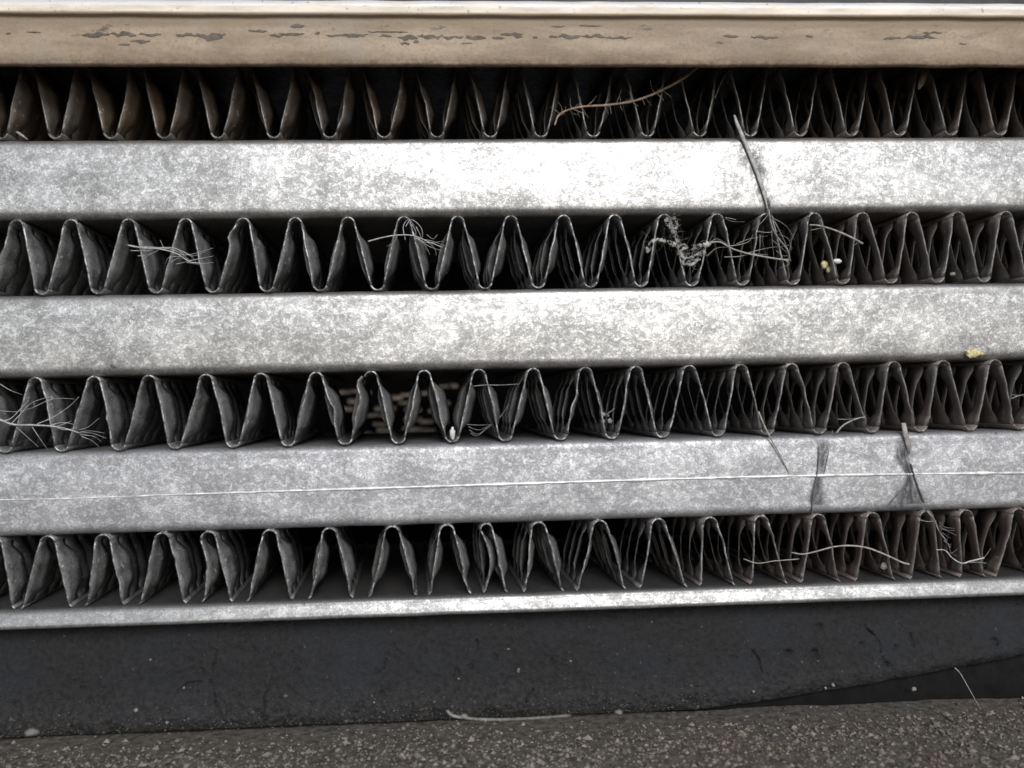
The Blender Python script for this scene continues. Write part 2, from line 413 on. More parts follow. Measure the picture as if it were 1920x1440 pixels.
for r in waves:
    for _ in range(3):
        a, b_ = waves[r][0], waves[r][1]; d = b_[1]-a[1]; waves[r].insert(0, tuple(q-d for q in a))
        a, b_ = waves[r][-1], waves[r][-2]; d = a[1]-b_[1]; waves[r].append(tuple(q+d for q in a))
SHEAR = -0.085           # the fins run slightly askew through the core
FY = 3.0                # front edge of the fins
PANEL, PITCH_L, NL = 42.0, 50.0, 3
def leg_geometry(vx, zx, cx, zc, side, foot, rv=12.5, rc=12.0):
    """centre line of one fin leg from the valley bottom to the crest: valley arc, straight, crest arc.  side +1: crest is to the right"""
    V = Vector((vx, zx+rv)); C = Vector((cx, zc-rc)); d = C-V; L = d.length
    phi = math.atan2(d.y, d.x); off = math.asin(min(0.95, (rv+rc)/L))
    th = phi - off*(-1)*side if False else phi + off*side
    t = Vector((math.cos(th), math.sin(th)))                       # straight direction, upwards
    nrm = Vector((t.y, -t.x))*side                                  # from valley centre to the tangent point
    A = V + nrm*rv; B = C - nrm*rc
    va = []
    if not foot:
        a0, a1 = -math.pi/2, math.atan2(nrm.y, nrm.x)
        if side < 0 and a1 > 0: a1 -= 2*math.pi
        if side < 0 and a1 < -math.pi*1.5: a1 += 2*math.pi
        va = [V + Vector((math.cos(a0+(a1-a0)*k/5), math.sin(a0+(a1-a0)*k/5)))*rv for k in range(5)]
    else:                                                           # row four: the leg lands on the plate with a little toe
        va = [A + Vector((-side*5.0, -rv*0.98)), A + Vector((-side*2.6, -rv*0.75)), A + Vector((-side*0.9, -rv*0.35))]
    na = -nrm; b0 = math.atan2(na.y, na.x); b1 = math.pi/2
    if side < 0 and b0 < -math.pi/2: b0 += 2*math.pi
    if b0 < 0 and side > 0: b0 += 2*math.pi
    ca = [C + Vector((math.cos(b0+(b1-b0)*k/5), math.sin(b0+(b1-b0)*k/5)))*rc for k in range(1, 6)]
    return va, A, B, ca

def solid(o, th=3.1):
    md = o.modifiers.new('sheet', 'SOLIDIFY'); md.thickness = th*S; md.offset = 0; md.use_rim = True
    md.material_offset_rim = 1; md.use_even_offset = False
def bumpT(s, e=0.17):
    s = min(1.0, max(0.0, (s-0.06)/0.88))
    q = min(1, s/e)*1.0; r = min(1, (1-s)/e)
    q = q*q*(3-2*q); r = r*r*(3-2*r); return q*r

stuff = MB(); n_single = 0
NS = 13
special = {(2, 4): 'tip', (3, 6): 'tip3'}
for r in (1, 2, 3, 4):
    z0, z1 = ZR[r]
    for wi, (vl, cx, vr) in enumerate(waves[r], -3):
        fb = MB(); singles = []
        for side, vx in ((1, vl), (-1, vr)):
            foot = r == 4
            rv = 12.5 if not foot else 16.0
            zx = z0 + 1.2
            rc = 12.0 if r != 4 else 13.5
            if r == 4 and wi == 9: rc = 11.0
            va, A, B, ca = leg_geometry(vx if not foot else vx - side*0, zx, cx, z1-0.6, side, foot, rv if not foot else 6.0, rc)
            if r == 1: pass
            sd = wi*7.3 + r*31 + side*2.1
            t = (B-A).normalized(); nr = Vector((t.y, -t.x))           # to the right of the upward leg
            amp = math.radians(21.5 - 1.5*min(1, max(0, (cx-100)/700)) + 6*mnoise.noise((sd, 1.7, 0)))
            bow = 2.5*mnoise.noise((sd, 4.4, 2))
            if r == 4 and wi == 9 and side == 1: bow = 13.0
            if r == 4 and wi == 4 and side == 1: bow = 7.0
            dent = []
            if (r, wi, side) == (2, 5, 1): dent = [(0.78, 0.10, -9)]
            if (r, wi, side) == (3, 7, 1): dent = [(0.88, 0.14, -10)]
            if (r, wi, side) == (3, 6, -1): dent = [(0.45, 0.12, 6)]
            if (r, wi, side) == (3, 11, 1): dent = [(0.62, 0.12, 5)]
            if (r, wi, side) == (1, 7, 1): dent = [(0.3, 0.2, 4)]
            for _ in range(random.choice((0, 1, 1, 2))):
                dent.append((random.uniform(0.15, 0.85), random.uniform(0.06, 0.14), random.uniform(-2.6, 2.6)))
            def mid(s, w_):
                p = A.lerp(B, s); k = bow*math.sin(math.pi*s)
                f = max(0.0, 1-w_/70.0)
                for c0, wd, am in dent: k += am*math.exp(-((s-c0)/wd)**2)*f
                k += (1.3*mnoise.noise((s*7, sd, w_/40)) + 0.6*mnoise.noise((s*19, sd, w_/20)))*f
                return p + nr*k
            # full-depth webs: the bends at valley and crest
            ys = [FY, FY+40, FY+130, FY+300, CORE-4]
            def bend(pts):
                fb.grid([[(p.x, y_ + (0.9*mnoise.noise((p.x/6, p.y/6, sd)) if j == 0 else 0), p.y) for j, y_ in enumerate(ys)] for p in pts])
            bend(va + [A]); bend([B] + ca)
            # front panel, hinged on its front edge and turned out into the first louver
            panel = []
            ends = 0.30*(1+0.4*mnoise.noise((sd, 8.8, 0)))
            for i in range(NS):
                s = i/(NS-1); T = bumpT(s, ends); row = []
                for k in range(4):
                    w_ = PANEL*k/3
                    wl = w_*(0.80 + 0.20*math.sqrt(max(0, T))) + ((3.6*mnoise.noise((s*6, sd, 5)) + 2.0*mnoise.noise((s*17, sd, 9)))*T if k == 3 else 0)
                    p = mid(s, w_) + nr*(math.sin(amp*T)*wl)
                    row.append((p.x, FY + math.cos(amp*T)*wl + (0.9*mnoise.noise((p.x/6, p.y/6, sd)) if k == 0 else 0), p.y))
                panel.append(row)
            fb.grid(panel)
            # louvers behind the front panel
            right_half = cx > -60
            for li in range(NL):
                c0 = FY + PANEL + PITCH_L*(li+0.5) - 2; a = amp if li < 5 else -amp
                rows = []
                for i in range(NS-2 if li < 3 else 7):
                    s = i/((NS-3) if li < 3 else 6); T = bumpT(s, ends); row = []
                    for k in (-0.5, 0, 0.5):
                        wl = k*PITCH_L*0.98
                        p = A.lerp(B, s) + nr*(bow*math.sin(math.pi*s)*max(0, 1-c0/200) + math.sin(a*T)*wl + 1.2*mnoise.noise((s*4, sd, li)))
                        row.append((p.x, c0 + math.cos(a*T)*wl, p.y))
                    rows.append(row)
                if right_half and li < 3 and n_single < 300 and -60 < cx < 1000 and r > 1:
                    mb = MB(); mb.grid(rows); singles.append(mb); n_single += 1
                else: stuff.grid(rows)
        if r > 1:
            for jx, jz in ((cx, z1-1.0), (vr, z0+1.5)):
                if r == 4 and jz < z1-20: continue
                for q in range(3): fb.blob((jx+random.uniform(-6, 6), FY+random.uniform(6, 14), jz+random.uniform(-1, 1)), random.uniform(1.2, 2.4), 1.6, 1, 0.8, 0.3, 6, 4)
        fb.v = [(x+SHEAR*(y-FY), y, z) for x, y, z in fb.v]
        for mb in singles: mb.v = [(x+SHEAR*(y-FY), y, z) for x, y, z in mb.v]
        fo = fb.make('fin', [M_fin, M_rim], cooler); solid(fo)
        for mb in singles:
            lo = mb.make('louver', [M_fin, M_rim2], fo); solid(lo, 2.0)
stuff.v = [(x+SHEAR*(y-FY), y, z) for x, y, z in stuff.v]
so_ = stuff.make('louver', [M_fin, M_rim2], cooler); solid(so_, 2.0); so_['kind'] = 'stuff'

# ------------------------------------------------------------------ tan rail over the top row
RY = -48.0                         # how far the rail stands out before the core
RB = at(960, 126, RY-20).z; RK = 0.94
rail = tag(empty('frame_rail', (0, RY, RB)), 'tan dust coated metal rail with dark chipped patches above the top fin row', 'rail')
rp = [(-17, 6), (-18, 1), (-24, 0), (-28, 1.0), (-30, 3.5), (-33.5, 30), (-38, 60), (-40, 78), (-40.5, 82), (-42, 84), (-45.5, 85), (-47.5, 87), (-47, 92), (-45, 99),
      (-43, 106), (-40, 113), (-35, 119), (-27, 123), (-16, 125), (90, 125), (90, 50), (-17, 46)]
rprof = [(RY+y, RB+RK*h) for y, h in rp]
b = MB(); rows = extrude_x(rprof, XL, XR, 220, 1.4, 40.0); b.grid(rows, close=True); n = len(rprof); e = len(b.v)-n
b.f.append(tuple(range(n))); b.f.append(tuple(e+q for q in range(n))[::-1])
b.make('rail_body', M_rail, rail)
chips = [(153,205,65,10),(208,257,64,9),(260,303,64,5),(328,365,65,8),(365,423,67,15),(245,280,77,6),(220,243,82,4),(465,500,58,5),(525,568,64,6),(505,530,66,5),
 (590,600,62,5),(613,640,66,5),(545,572,50,8),(640,687,66,8),(712,733,67,6),(745,785,70,9),(750,768,80,7),(775,785,76,6),(786,830,67,9),(830,870,69,7),
 (870,912,70,9),(865,885,80,4),(923,945,70,5),(940,980,64,6),(965,980,68,6),(1000,1008,69,4),(1030,1045,68,5),(1048,1090,68,8),(1092,1135,67,7),(1137,1184,70,6),
 (690,760,60,3),(1357,1386,68,5),(1408,1458,69,5),(1512,1525,68,4),(1657,1690,71,6),(1690,1755,69,8),(1730,1765,62,4),(1800,1815,81,3),(1345,1357,79,4),
 (50,75,60,3),(395,440,108,4),(1035,1060,50,3),(1085,1125,49,3),(10,20,62,4)]
def rail_y(z):
    h = (z-RB)/RK
    pr = [(5, -29), (30, -33), (60, -38), (78, -40)]
    for (a, ya), (c, yc) in zip(pr, pr[1:]):
        if h <= c: return RY + ya + (yc-ya)*(h-a)/(c-a)
    return RY-40
for k, (x0, x1, yy, th) in enumerate(chips):
    cpx, hw = (x0+x1)/2, (x1-x0)/2; outline = []
    for j in range(22):
        q = 2*math.pi*j/22; ex = 1+0.35*mnoise.noise((j*1.7, k*3.1, 0)); ez = 0.8+0.9*mnoise.noise((j*1.9, k*5.7, 4))
        cq, sq = math.cos(q), math.sin(q)
        sx = math.copysign(abs(cq)**0.8, cq); sz = math.copysign(abs(sq)**1.3, sq)
        p = at(cpx+hw*sx*ex, yy+th*0.45*sz*ez + th*0.5*mnoise.noise((sx*hw/9, k*3.3, 1)), RY-38)
        outline.append((p.x + 3*mnoise.noise((j*2.9, k*7.7, 9)), rail_y(p.z), p.z))
    b = MB()
    wob = lambda p: 1.4*mnoise.noise((p[0]/90, p[2]/60, 40.0))
    o1 = [(p[0], p[1]+wob(p)-0.9, p[2]) for p in outline]; o2 = [(p[0], p[1]+wob(p)+2, p[2]) for p in outline]
    b.grid([o2, o1], close=True); b.f.append(tuple(range(22, 44)))
    b.make('chipped_patch', M_chip, rail, smooth=False)

# dark plastic behind and above the rail
b = MB()
b.grid([[(XL, y, z), (XR, y, z)] for y, z in [(-58, 711), (-54, 740), (-30, 750), (70, 755), (70, 714), (-48, 712)]])
cover = b.make('plastic_cover', M_black, smooth=False)
tag(cover, 'black plastic cover just above the tan rail at the top edge', 'cover')

# ------------------------------------------------------------------ what stands behind: a second core seen through the gaps
rc = tag(empty('rear_core', (0, 1500, -600)), 'dim second core with short brown slats seen through the third fin row', 'radiator')
b = MB(); b.grid([[(XL-500, 1562, -600), (XL-500, 1562, 1000)], [(XR+500, 1562, -600), (XR+500, 1562, 1000)]]); b.make('dark_backing', M_gap_black, rc, smooth=False)  # black sheet added to block the sky and stand in for darkness behind
for x0 in (XL-6, XR-114):
    b = MB(); b.grid([[(x0, y, z), (x0+120, y, z)] for y, z in [(-6, -404), (-6, 640), (1562, 640), (1562, -404), (-6, -404)]])
    b.grid([[(x0, -6, -404), (x0, 1562, -404)], [(x0, -6, 640), (x0, 1562, 640)]]); b.grid([[(x0+120, -6, -404), (x0+120, 1562, -404)], [(x0+120, -6, 640), (x0+120, 1562, 640)]])
    b.make('end_tank', M_black, cooler, smooth=False)  # out of view; tanks stretched far back to shut out side light
b = MB(); b.grid([[(XL, y, z), (XR, y, z)] for y, z in [(4, 634.5), (4, 640), (CORE, 640), (CORE, 634.5), (4, 634.5)]])
b.make('top_plate', M_plate, cooler, smooth=False)
b = MB(); b.grid([[(XL-300, y, z), (XR+300, y, z)] for y, z in [(960, 700), (1560, 700), (1560, 720), (960, 720), (960, 700)]]); b.make('sky_blocker', M_gap_black, rc, smooth=False)  # unseen panel, added to keep sky light off the backing
sl = [(648,735,26),(665,733,20),(770,740,38),(795,737,22),(850,723,18),(835,724,22),(652,766,22),(775,768,30),(712,765,18),(700,778,22),(722,778,18),(775,786,34),(800,790,26),(712,795,24),(775,804,40),(805,806,22),
      (720,806,26),(702,818,28),(725,822,22),(820,818,18),(800,822,22),(745,745,20),(760,755,24),(690,735,14),(735,765,16),(757,822,20),(690,812,20),(662,752,18),(830,790,22),(815,770,22),(835,755,18)]
for px, py, wd in sl:
    c = at(px, py, 1500); hw = wd*1.02; b = MB()
    hh = random.uniform(5.5, 8.5); sk = random.uniform(-2, 2)
    b.grid([[(c.x+hw*u*(1-0.12*e), c.y+(e-1)*9, c.z+hh*v*(1-0.2*e)+sk*u) for u, v in ((-1, -0.5), (-0.9, -1), (0.9, -1), (1, -0.5), (1, 0.6), (0.85, 1), (-0.85, 1), (-1, 0.6))] for e in (1, 0)], close=True)
    b.f.append(tuple(range(8))); b.f.append(tuple(range(8, 16))[::-1])
    b.make('slat', M_slat, rc)

# ------------------------------------------------------------------ foam seal, rubber strip, gritty ledge
LEDGE = -600.0
def foam_bottom(x):       # the foam's foot lifts off the ledge towards the right
    t = max(0.0, (x-400)/640.0); return LEDGE + 6 + (78*t**1.25 if t > 0 else 0)
cracks = [[(398,1225),(396,1262),(394,1278),(405,1300),(407,1315),(422,1338)], [(508,1270),(507,1288),(497,1305),(500,1322),(497,1338)],
          [(330,1298),(350,1283),(375,1280)], [(722,1240),(718,1258),(702,1266)], [(895,1207),(895,1225)], [(1000,1290),(990,1300),(985,1312)], [(857,1252),(852,1268)],
          [(1413,1222),(1424,1238),(1426,1258),(1414,1270)], [(1628,1178),(1640,1190),(1652,1208),(1650,1235)], [(1712,1190),(1713,1212)], [(1135,1300),(1128,1316)]]
ck = []
for c in cracks:
    pp = [at(*q, y=0) for q in c]
    for a, b_ in zip(pp, pp[1:]): ck.append((a.x, a.z, b_.x, b_.z))
pits = [(640+730/3,1080+515/3,4),(640+650/3,1080+540/3,4),(640+1190/3,1080+490/3,5),(1280+745/3,1080+440/3,7),(1280+600/3,1080+440/3,6),(1280+1130/3,1080+490/3,6),(1280+800/3,1080+300/3,5),
        (640+870/3,1080+460/3,4),(640+510/3,1080+395/3,3),(640+920/3,1080+600/3,3),(1280+1015/3,1080+390/3,4),(1280+1200/3,1080+400/3,4),(1280+1745/3,1080+365/3,6),(640+225/3,1080+655/3,4)]
for _ in range(60): pits.append((random.uniform(-50, 1970), random.uniform(1190, 1330), random.uniform(1.2, 2.8)))
pit = [(at(a, b_, 0).x, at(a, b_, 0).z, r_) for a, b_, r_ in pits]
nz = 88
X = np.concatenate([np.linspace(XL, -960, 40)[:-1], np.linspace(-960, 1080, 960), np.linspace(1080, XR, 40)[1:]]); nx = len(X); T = np.linspace(0, 1, nz)
rows = []
ckA = np.array(ck); ptA = np.array(pit)
XX = np.repeat(X[:, None], nz, 1)
ZB = np.array([foam_bottom(x) for x in X])[:, None]
ZZ = (PLATE_BOT-1) + (ZB-(PLATE_BOT-1))*T[None, :]
dep = np.zeros_like(XX)
JX = np.array([[2.6*mnoise.noise((x/9, z/7, 1)) for z in zr] for x, zr in zip(XX[:, 0], ZZ)])
for x0, z0, x1, z1 in ckA:
    dx, dz = x1-x0, z1-z0; l2 = dx*dx+dz*dz+1e-9
    u = np.clip(((XX+JX-x0)*dx+(ZZ-z0)*dz)/l2, 0, 1)
    d2 = (XX+JX-x0-u*dx)**2+(ZZ+JX*0.5-z0-u*dz)**2; dep = np.maximum(dep, np.clip(7+2.5*JX, 1, 12)*np.exp(-d2/2.0))
for x0, z0, r_ in ptA:
    dep = np.maximum(dep, 1.7*r_*np.exp(-((XX-x0)**2+(ZZ-z0)**2)/(r_*r_)))
YY = 40 - 66*T[None, :]**1.0 + 16*np.clip((T[None, :]-0.82)/0.18, 0, 1)**2 + dep
fv = []
for i in range(nx):
    fv.append([(XX[i, j], YY[i, j] + 3.2*mnoise.noise((XX[i, j]/45, ZZ[i, j]/35, 3)) + 1.3*mnoise.noise((XX[i, j]/11, ZZ[i, j]/9, 8)), ZZ[i, j]) for j in range(nz)])
b = MB()
for i in range(nx): fv[i] = [(X[i], 160, PLATE_BOT-1)] + fv[i] + [(X[i], 160, ZB[i, 0])]
b.grid(fv)
foam = tag(b.make('foam_seal', M_foam), 'black cracked foam sealing strip under the pale bottom plate', 'foam strip')
# smooth rubber strip behind the lifted foot of the foam
b = MB(); b.grid(extrude_x([(120, LEDGE-20), (6, LEDGE-12), (0, LEDGE-6), (2, LEDGE+40), (6, LEDGE+84), (14, LEDGE+95), (120, LEDGE+98)], 330, XR, 60, 1.2, 60.0))
M_rub = mat_simple('smooth_rubber', (0.005, 0.005, 0.005), (0.011, 0.010, 0.010), 30, 0.95)
M_rub.node_tree.nodes['Principled BSDF'].inputs['Specular IOR Level'].default_value = 0.2
M_foam.node_tree.nodes['Principled BSDF'].inputs['Specular IOR Level'].default_value = 0.4
rub = tag(b.make('rubber_strip', M_rub), 'smooth dark rubber strip showing under the lifted end of the foam', 'rubber strip')
# ledge
nx, ny = 200, 90
b = MB()
def ledge_z(x, y): return LEDGE + 5*mnoise.noise((x/160, y/110, 2)) + 2.5*mnoise.noise((x/30, y/30, 5)) + max(0, -y-60)*0.02
b.grid([[(x, y, ledge_z(x, y)) for y in np.linspace(-900, 1560, ny)] for x in np.linspace(XL-500, XR+500, nx)])
tag(b.make('ledge', M_soil), 'gritty soil covered ledge below the black foam strip', kind='structure')
# loose grit on the ledge
N = 30000
gx = rng.uniform(XL, XR, N); gy = -rng.uniform(-28, 480, N)**1.0
gs = 1.2 + rng.gamma(1.5, 0.85, N); gs = np.clip(gs*0.88, 1.1, 6.5)
keep = rng.uniform(0, 1, N) < np.clip(0.12 + (-gy-28)/110, 0.06, 1); gx, gy, gs = gx[keep], gy[keep], gs[keep]; N = len(gx)
octv = np.array([(1, 0, 0), (0, 1, 0), (-1, 0, 0), (0, -1, 0), (0, 0, 1), (0, 0, -1)], float)
octf = np.array([(0, 1, 4), (1, 2, 4), (2, 3, 4), (3, 0, 4), (1, 0, 5), (2, 1, 5), (3, 2, 5), (0, 3, 5)])
ang = rng.uniform(0, 2*np.pi, N); ca_, sa_ = np.cos(ang), np.sin(ang)
V = octv[None]*(1+rng.uniform(-0.35, 0.35, (N, 6, 3))) + rng.uniform(-0.25, 0.25, (N, 6, 3))
V[:, :, 0] *= 1.2; V[:, :, 2] *= 0.8
Vx = V[:, :, 0]*ca_[:, None] - V[:, :, 1]*sa_[:, None]; Vy = V[:, :, 0]*sa_[:, None] + V[:, :, 1]*ca_[:, None]
gz = np.array([ledge_z(x, y) for x, y in zip(gx, gy)]) + gs*0.3
VV = np.stack([Vx*gs[:, None]+gx[:, None], Vy*gs[:, None]+gy[:, None], V[:, :, 2]*gs[:, None]+gz[:, None]], 2).reshape(-1, 3)
FF = (octf[None] + 6*np.arange(N)[:, None, None]).reshape(-1, 3)
gr = build('grit', VV, FF.tolist(), M_grit, smooth=False)
tag(gr, 'loose grey brown grit lying on the ledge', 'grit', kind='stuff')

# dust grains clinging to the foot of the foam
n2 = 1500
fx = rng.uniform(XL, 420, n2); ft = 1-np.abs(rng.normal(0, 0.11, n2)); ft = np.clip(ft, 0.3, 0.99)
fb_ = np.array([foam_bottom(x) for x in fx]); fz = (PLATE_BOT-1)+(fb_-(PLATE_BOT-1))*ft
fyv = 40-66*ft+16*np.clip((ft-0.82)/0.18, 0, 1)**2-0.5
fs = 0.7+rng.gamma(1.4, 0.5, n2)
W2 = octv[None]*(1+rng.uniform(-0.4, 0.4, (n2, 6, 3)))*fs[:, None, None] + np.stack([fx, fyv, fz], 1)[:, None, :]
dg = build('dust_grains', W2.reshape(-1, 3), (octf[None]+6*np.arange(n2)[:, None, None]).reshape(-1, 3).tolist(), mat_simple('dark_dust', (0.02, 0.019, 0.017), (0.10, 0.093, 0.083), 5, 0.95, island=True), smooth=False)
tag(dg, 'fine dust grains clinging to the foot of the foam strip', 'dust', kind='stuff')
# pale crumbs stuck to foam and ledge
def foam_y(z):
    t = min(1, max(0, (z-PLATE_BOT)/(LEDGE+6-PLATE_BOT))); return 40-66*t+16*max(0, (t-0.82)/0.18)**2
crumbs = [(255,1332,6),(972,1257,5),(1070,1240,4),(701,1317,4),(1413,1297,6),(1527,1271,5),(1562,1284,6),(1548,1290,5),(1592,1270,5),(1713,1292,6),(313,1355,4),(860,1273,3),(1222,1166,3),(953,1217,3),(282,1237,3),(345,1290,4)]
for i, (px, py, r_) in enumerate(crumbs):
    y = -20
    for _ in range(4): p = at(px, py, y); y = foam_y(p.z)-r_*0.3
    b = MB(); b.blob(p, r_*0.65, random.uniform(0.7, 1.4), 0.6, random.uniform(0.6, 1.3), 0.4, 7, 5)
    tag(b.make('crumb', M_crumb), 'tiny pale crumb stuck to the face of the black foam strip', 'crumb', 'pale crumbs on the foam strip')
peb = [(1465,1338,10,'round pale pebble, biggest on the ledge at the foot of the dark rubber'),(1512,1343,7,'flat pale pebble with a dark shadow just beside the biggest round one'),(1628,1335,8,'wide flat grey pebble in the middle of the dark rubber foot'),
       (1745,1357,6,'lone pale pebble near the brown stained grit at the right'),(914,1374,9,'broad flat grey pebble below the thin curved root'),(870,1343,6,'small pale pebble resting against the thin curved root'),
       (1160,1335,6,'pale pebble at the right end of the thin curved root'),(310,1410,7,'pale pebble half sunk in the grit at lower left'),(60,1373,9,'flat tan pebble at the foot of the foam near the left corner')]
for px, py, r_, lab in peb:
    y = -40
    for _ in range(12):
        p = at(px, py, y); y += (LEDGE+r_*0.5 - p.z)*1.2; y = max(-300, min(-18, y))
    p = at(px, py, y)
    b = MB(); b.blob(p, r_*0.72, random.uniform(1.0, 1.4), 0.9, random.uniform(0.65, 0.85), 0.24, 9, 6)
    tag(b.make('pebble', M_crumb), lab, 'pebble', 'pebbles on the ledge')

# ------------------------------------------------------------------ caught debris
def strand(name, mat, px_pts, r0, r1=None, label=None, cat=None, hairs=(), group=None, n=7, extra=None):
    """a stalk or fibre through (px, py, depth) points, with finer hairs given the same way"""
    b = MB(); P = spline([at(*p) for p in px_pts], n); m = len(P)
    r1 = r0*0.4 if r1 is None else r1
    b.tube(P, [max(0.35, (r0+(r1-r0)*i/(m-1))*(1+0.25*mnoise.noise((i*0.7, r0, m)))) for i in range(m)], 5)
    for h in hairs:
        Q = spline([at(*p) for p in h[0]], 5); k = len(Q)
        b.tube(Q, [max(0.3, h[1]*(1-0.75*i/(k-1))) for i in range(k)], 4)
    if extra: extra(b, P)
    return tag(b.make(name, mat), label, cat, group)

def side_hairs(lo, hi, n, length, rad, rnd=1.0, z_up=0.5):
    def f(b, P):
        for k in range(n):
            i = int(len(P)*(lo+(hi-lo)*random.random())); i = max(1, min(len(P)-2, i))
            t = (P[i+1]-P[i-1]).normalized(); up = Vector((-t.z, 0, t.x))*(1 if random.random() < z_up else -1)
            L = length*random.uniform(0.4, 1.2); d = (up*random.uniform(0.5, 1.1) + t*random.uniform(-0.2, 1.0) + Vector((0, random.uniform(-0.5, 0.6), 0))).normalized()
            c = Vector((random.uniform(-1, 1), random.uniform(-1, 1), random.uniform(-1, 1)))*L*0.18
            Q = [P[i], P[i]+d*L*0.5+c, P[i]+d*L]; b.tube(spline(Q, 4), [rad*(1-0.07*q) for q in range(9)], 4)
    return f

# brown hairy stalk in the top row
strand('plant_stalk', M_brown, [(1040,235,6),(1050,214,0),(1085,201,-4),(1140,197,-6),(1190,189,-8),(1235,172,-10),(1280,148,-12),(1312,122,-14)], 1.9, 2.8,
       'brown hairy plant stalk lying across the top fin row below the tan rail', 'stalk', extra=side_hairs(0.08, 0.75, 34, 24, 0.7, z_up=0.55))
strand('fibre', M_web, [(1340,185,20),(1350,160,10),(1362,138,4),(1378,126,0)], 1.6, 1.0, 'short grey fibre in the top fin row just right of the brown stalk', 'fibre')
# leaf splinter at top right
b = MB(); b.grid([[at(1735,128,0), at(1742,130,0)], [at(1726,140,-1), at(1739,142,-1)], [at(1722,155,0), at(1732,158,0)], [at(1721,168,1), at(1724,168,1)]])
o = b.make('leaf_splinter', M_brown); solid(o, 1.0); tag(o, 'brown leaf splinter in the top fin row under the right end of the rail', 'leaf splinter')
# sliver at the left end of row one
b = MB(); b.grid([[at(29,248,-1), at(34,246,-1)], [at(38,254,-2), at(45,254,-2)], [at(50,262,-2), at(53,261,-2)]])
o = b.make('straw_sliver', M_straw); solid(o, 1.2); tag(o, 'small pale sliver on the upper edge of the topmost tube at far left', 'sliver')
# flat grass blade across tube 1
def fy(k, py_px, px):
    y = 0
    for _ in range(3):
        z = at(px, py_px, y).z; z0, z1 = LV[k]; y = face_y(min(z1, max(z0, z)), z0, z1)
    return y
blade = [(1377,216,2),(1382,232,-2),(1393,258,-2.5),(1407,292,-3),(1420,325,-3),(1430,355,-3),(1437,380,-2),(1440,398,0)]
bw = [3, 7, 8, 8, 8, 7, 5, 3]
b = MB(); b.grid([[at(x-wd/2, y, d), at(x, y, d-1.5), at(x+wd/2, y, d)] for (x, y, d), wd in zip(blade, bw)])
o = b.make('grass_blade', M_fibre); solid(o, 1.0)
tag(o, 'dry grey grass blade lying slantwise across the face of the topmost tube', 'grass blade')
def film(name, mat, k, rows_px, lift, label):
    b = MB(); rows = []
    for y_px, xa, xb in rows_px:
        row = []
        xa, xb = xa-(xb-xa)*0.3, xb+(xb-xa)*0.3
        for j in range(9):
            x = xa+(xb-xa)*j/8
            row.append(at(x, y_px, fy(k, y_px, x)-lift))
        rows.append(row)
    b.grid(rows); o = b.make(name, mat); a = o.data.attributes.new('cover', 'FLOAT', 'POINT')
    nr = len(rows_px)
    a.data.foreach_set('value', [math.sin(math.pi*j/8)**1.3*min(1, 0.5*min(i, nr-1-i)) for i in range(nr) for j in range(9)])
    return tag(o, label, 'grime streak')
film('grime_streak', M_greyfilm, 't1', [(254,1374,1436),(272,1378,1434),(290,1386,1432),(310,1396,1434),(330,1408,1438),(350,1418,1440),(370,1424,1444),(390,1428,1450),(402,1430,1452)], 1.3,
     'grey grime streak behind the grass blade on the topmost tube')
film('grime_streak', M_grime, 't3', [(812,1528,1562),(826,1532,1558),(842,1535,1553),(858,1533,1550),(875,1535,1547),(890,1533,1543),(905,1527,1542),(920,1524,1545),(940,1520,1544),(960,1518,1544),(968,1520,1546)], 1.3,
     'dark grime streak down the lowest tube, the one nearer the middle of the tube')
film('grime_streak', M_grime, 't3', [(808,1686,1714),(822,1682,1706),(840,1684,1706),(856,1680,1706),(872,1690,1708),(890,1700,1712),(905,1694,1718),(920,1684,1724),(938,1676,1732),(955,1664,1738),(962,1690,1742)], 1.3,
     'dark branching grime streak down the lowest tube, the one nearer its right end')
def thread(k, pts, r, label, mat=None):
    P = spline([at(x, y, fy(k, y, x)-2.0) for x, y in pts], 6); b = MB(); b.tube(P, [r*(1+0.4*mnoise.noise((i*0.6, r, 3))) for i in range(len(P))], 5)
    return tag(b.make('web_thread', mat or M_web), label, 'web thread')
M_dark = mat_simple('dark_thread', (0.055, 0.055, 0.06), (0.19, 0.19, 0.20), 9, 0.85)
thread('t3', [(1708,870),(1712,885),(1720,910),(1730,935),(1738,958)], 1.6, 'dark thread along the right edge of the branching grime streak', M_dark)
thread('t3', [(1704,905),(1690,920),(1676,935),(1664,950)], 1.0, 'thin dark thread along the left branch of the branching grime streak', M_dark)
thread('t3', [(1535,840),(1533,880),(1527,915),(1523,950),(1520,968)], 1.3, 'dark thread down the left edge of the straight grime streak', M_dark)
random.seed(31)
for nm, rows_, cnt in (('straight', [(812,1545,16),(850,1544,9),(890,1538,6),(930,1532,11),(968,1532,13)], 3), ('branching', [(808,1698,14),(850,1694,12),(890,1706,7),(930,1706,22),(962,1712,32)], 4)):
    b = MB()
    for _ in range(cnt):
        i0 = random.randrange(0, 3); i1 = random.randrange(i0+2, 6); u = random.uniform(-1, 1); pp = []
        for y, x, wd in rows_[i0:i1]:
            u = max(-1, min(1, u+random.uniform(-0.5, 0.5))); xx, yy = x+u*wd, y+random.uniform(-6, 6); pp.append(at(xx, yy, fy('t3', yy, xx)-random.uniform(1, 3)))
        b.tube(spline(pp, 5), random.uniform(0.4, 0.75), 4)
    tag(b.make('web_strands', M_dark), 'fine dark web strands tangled over the %s grime streak on the lowest tube' % nm, 'web strands')
thread('t1', [(1438,372),(1442,388),(1446,404)], 3.0, 'short dark thread at the lower end of the grass blade', M_dark)
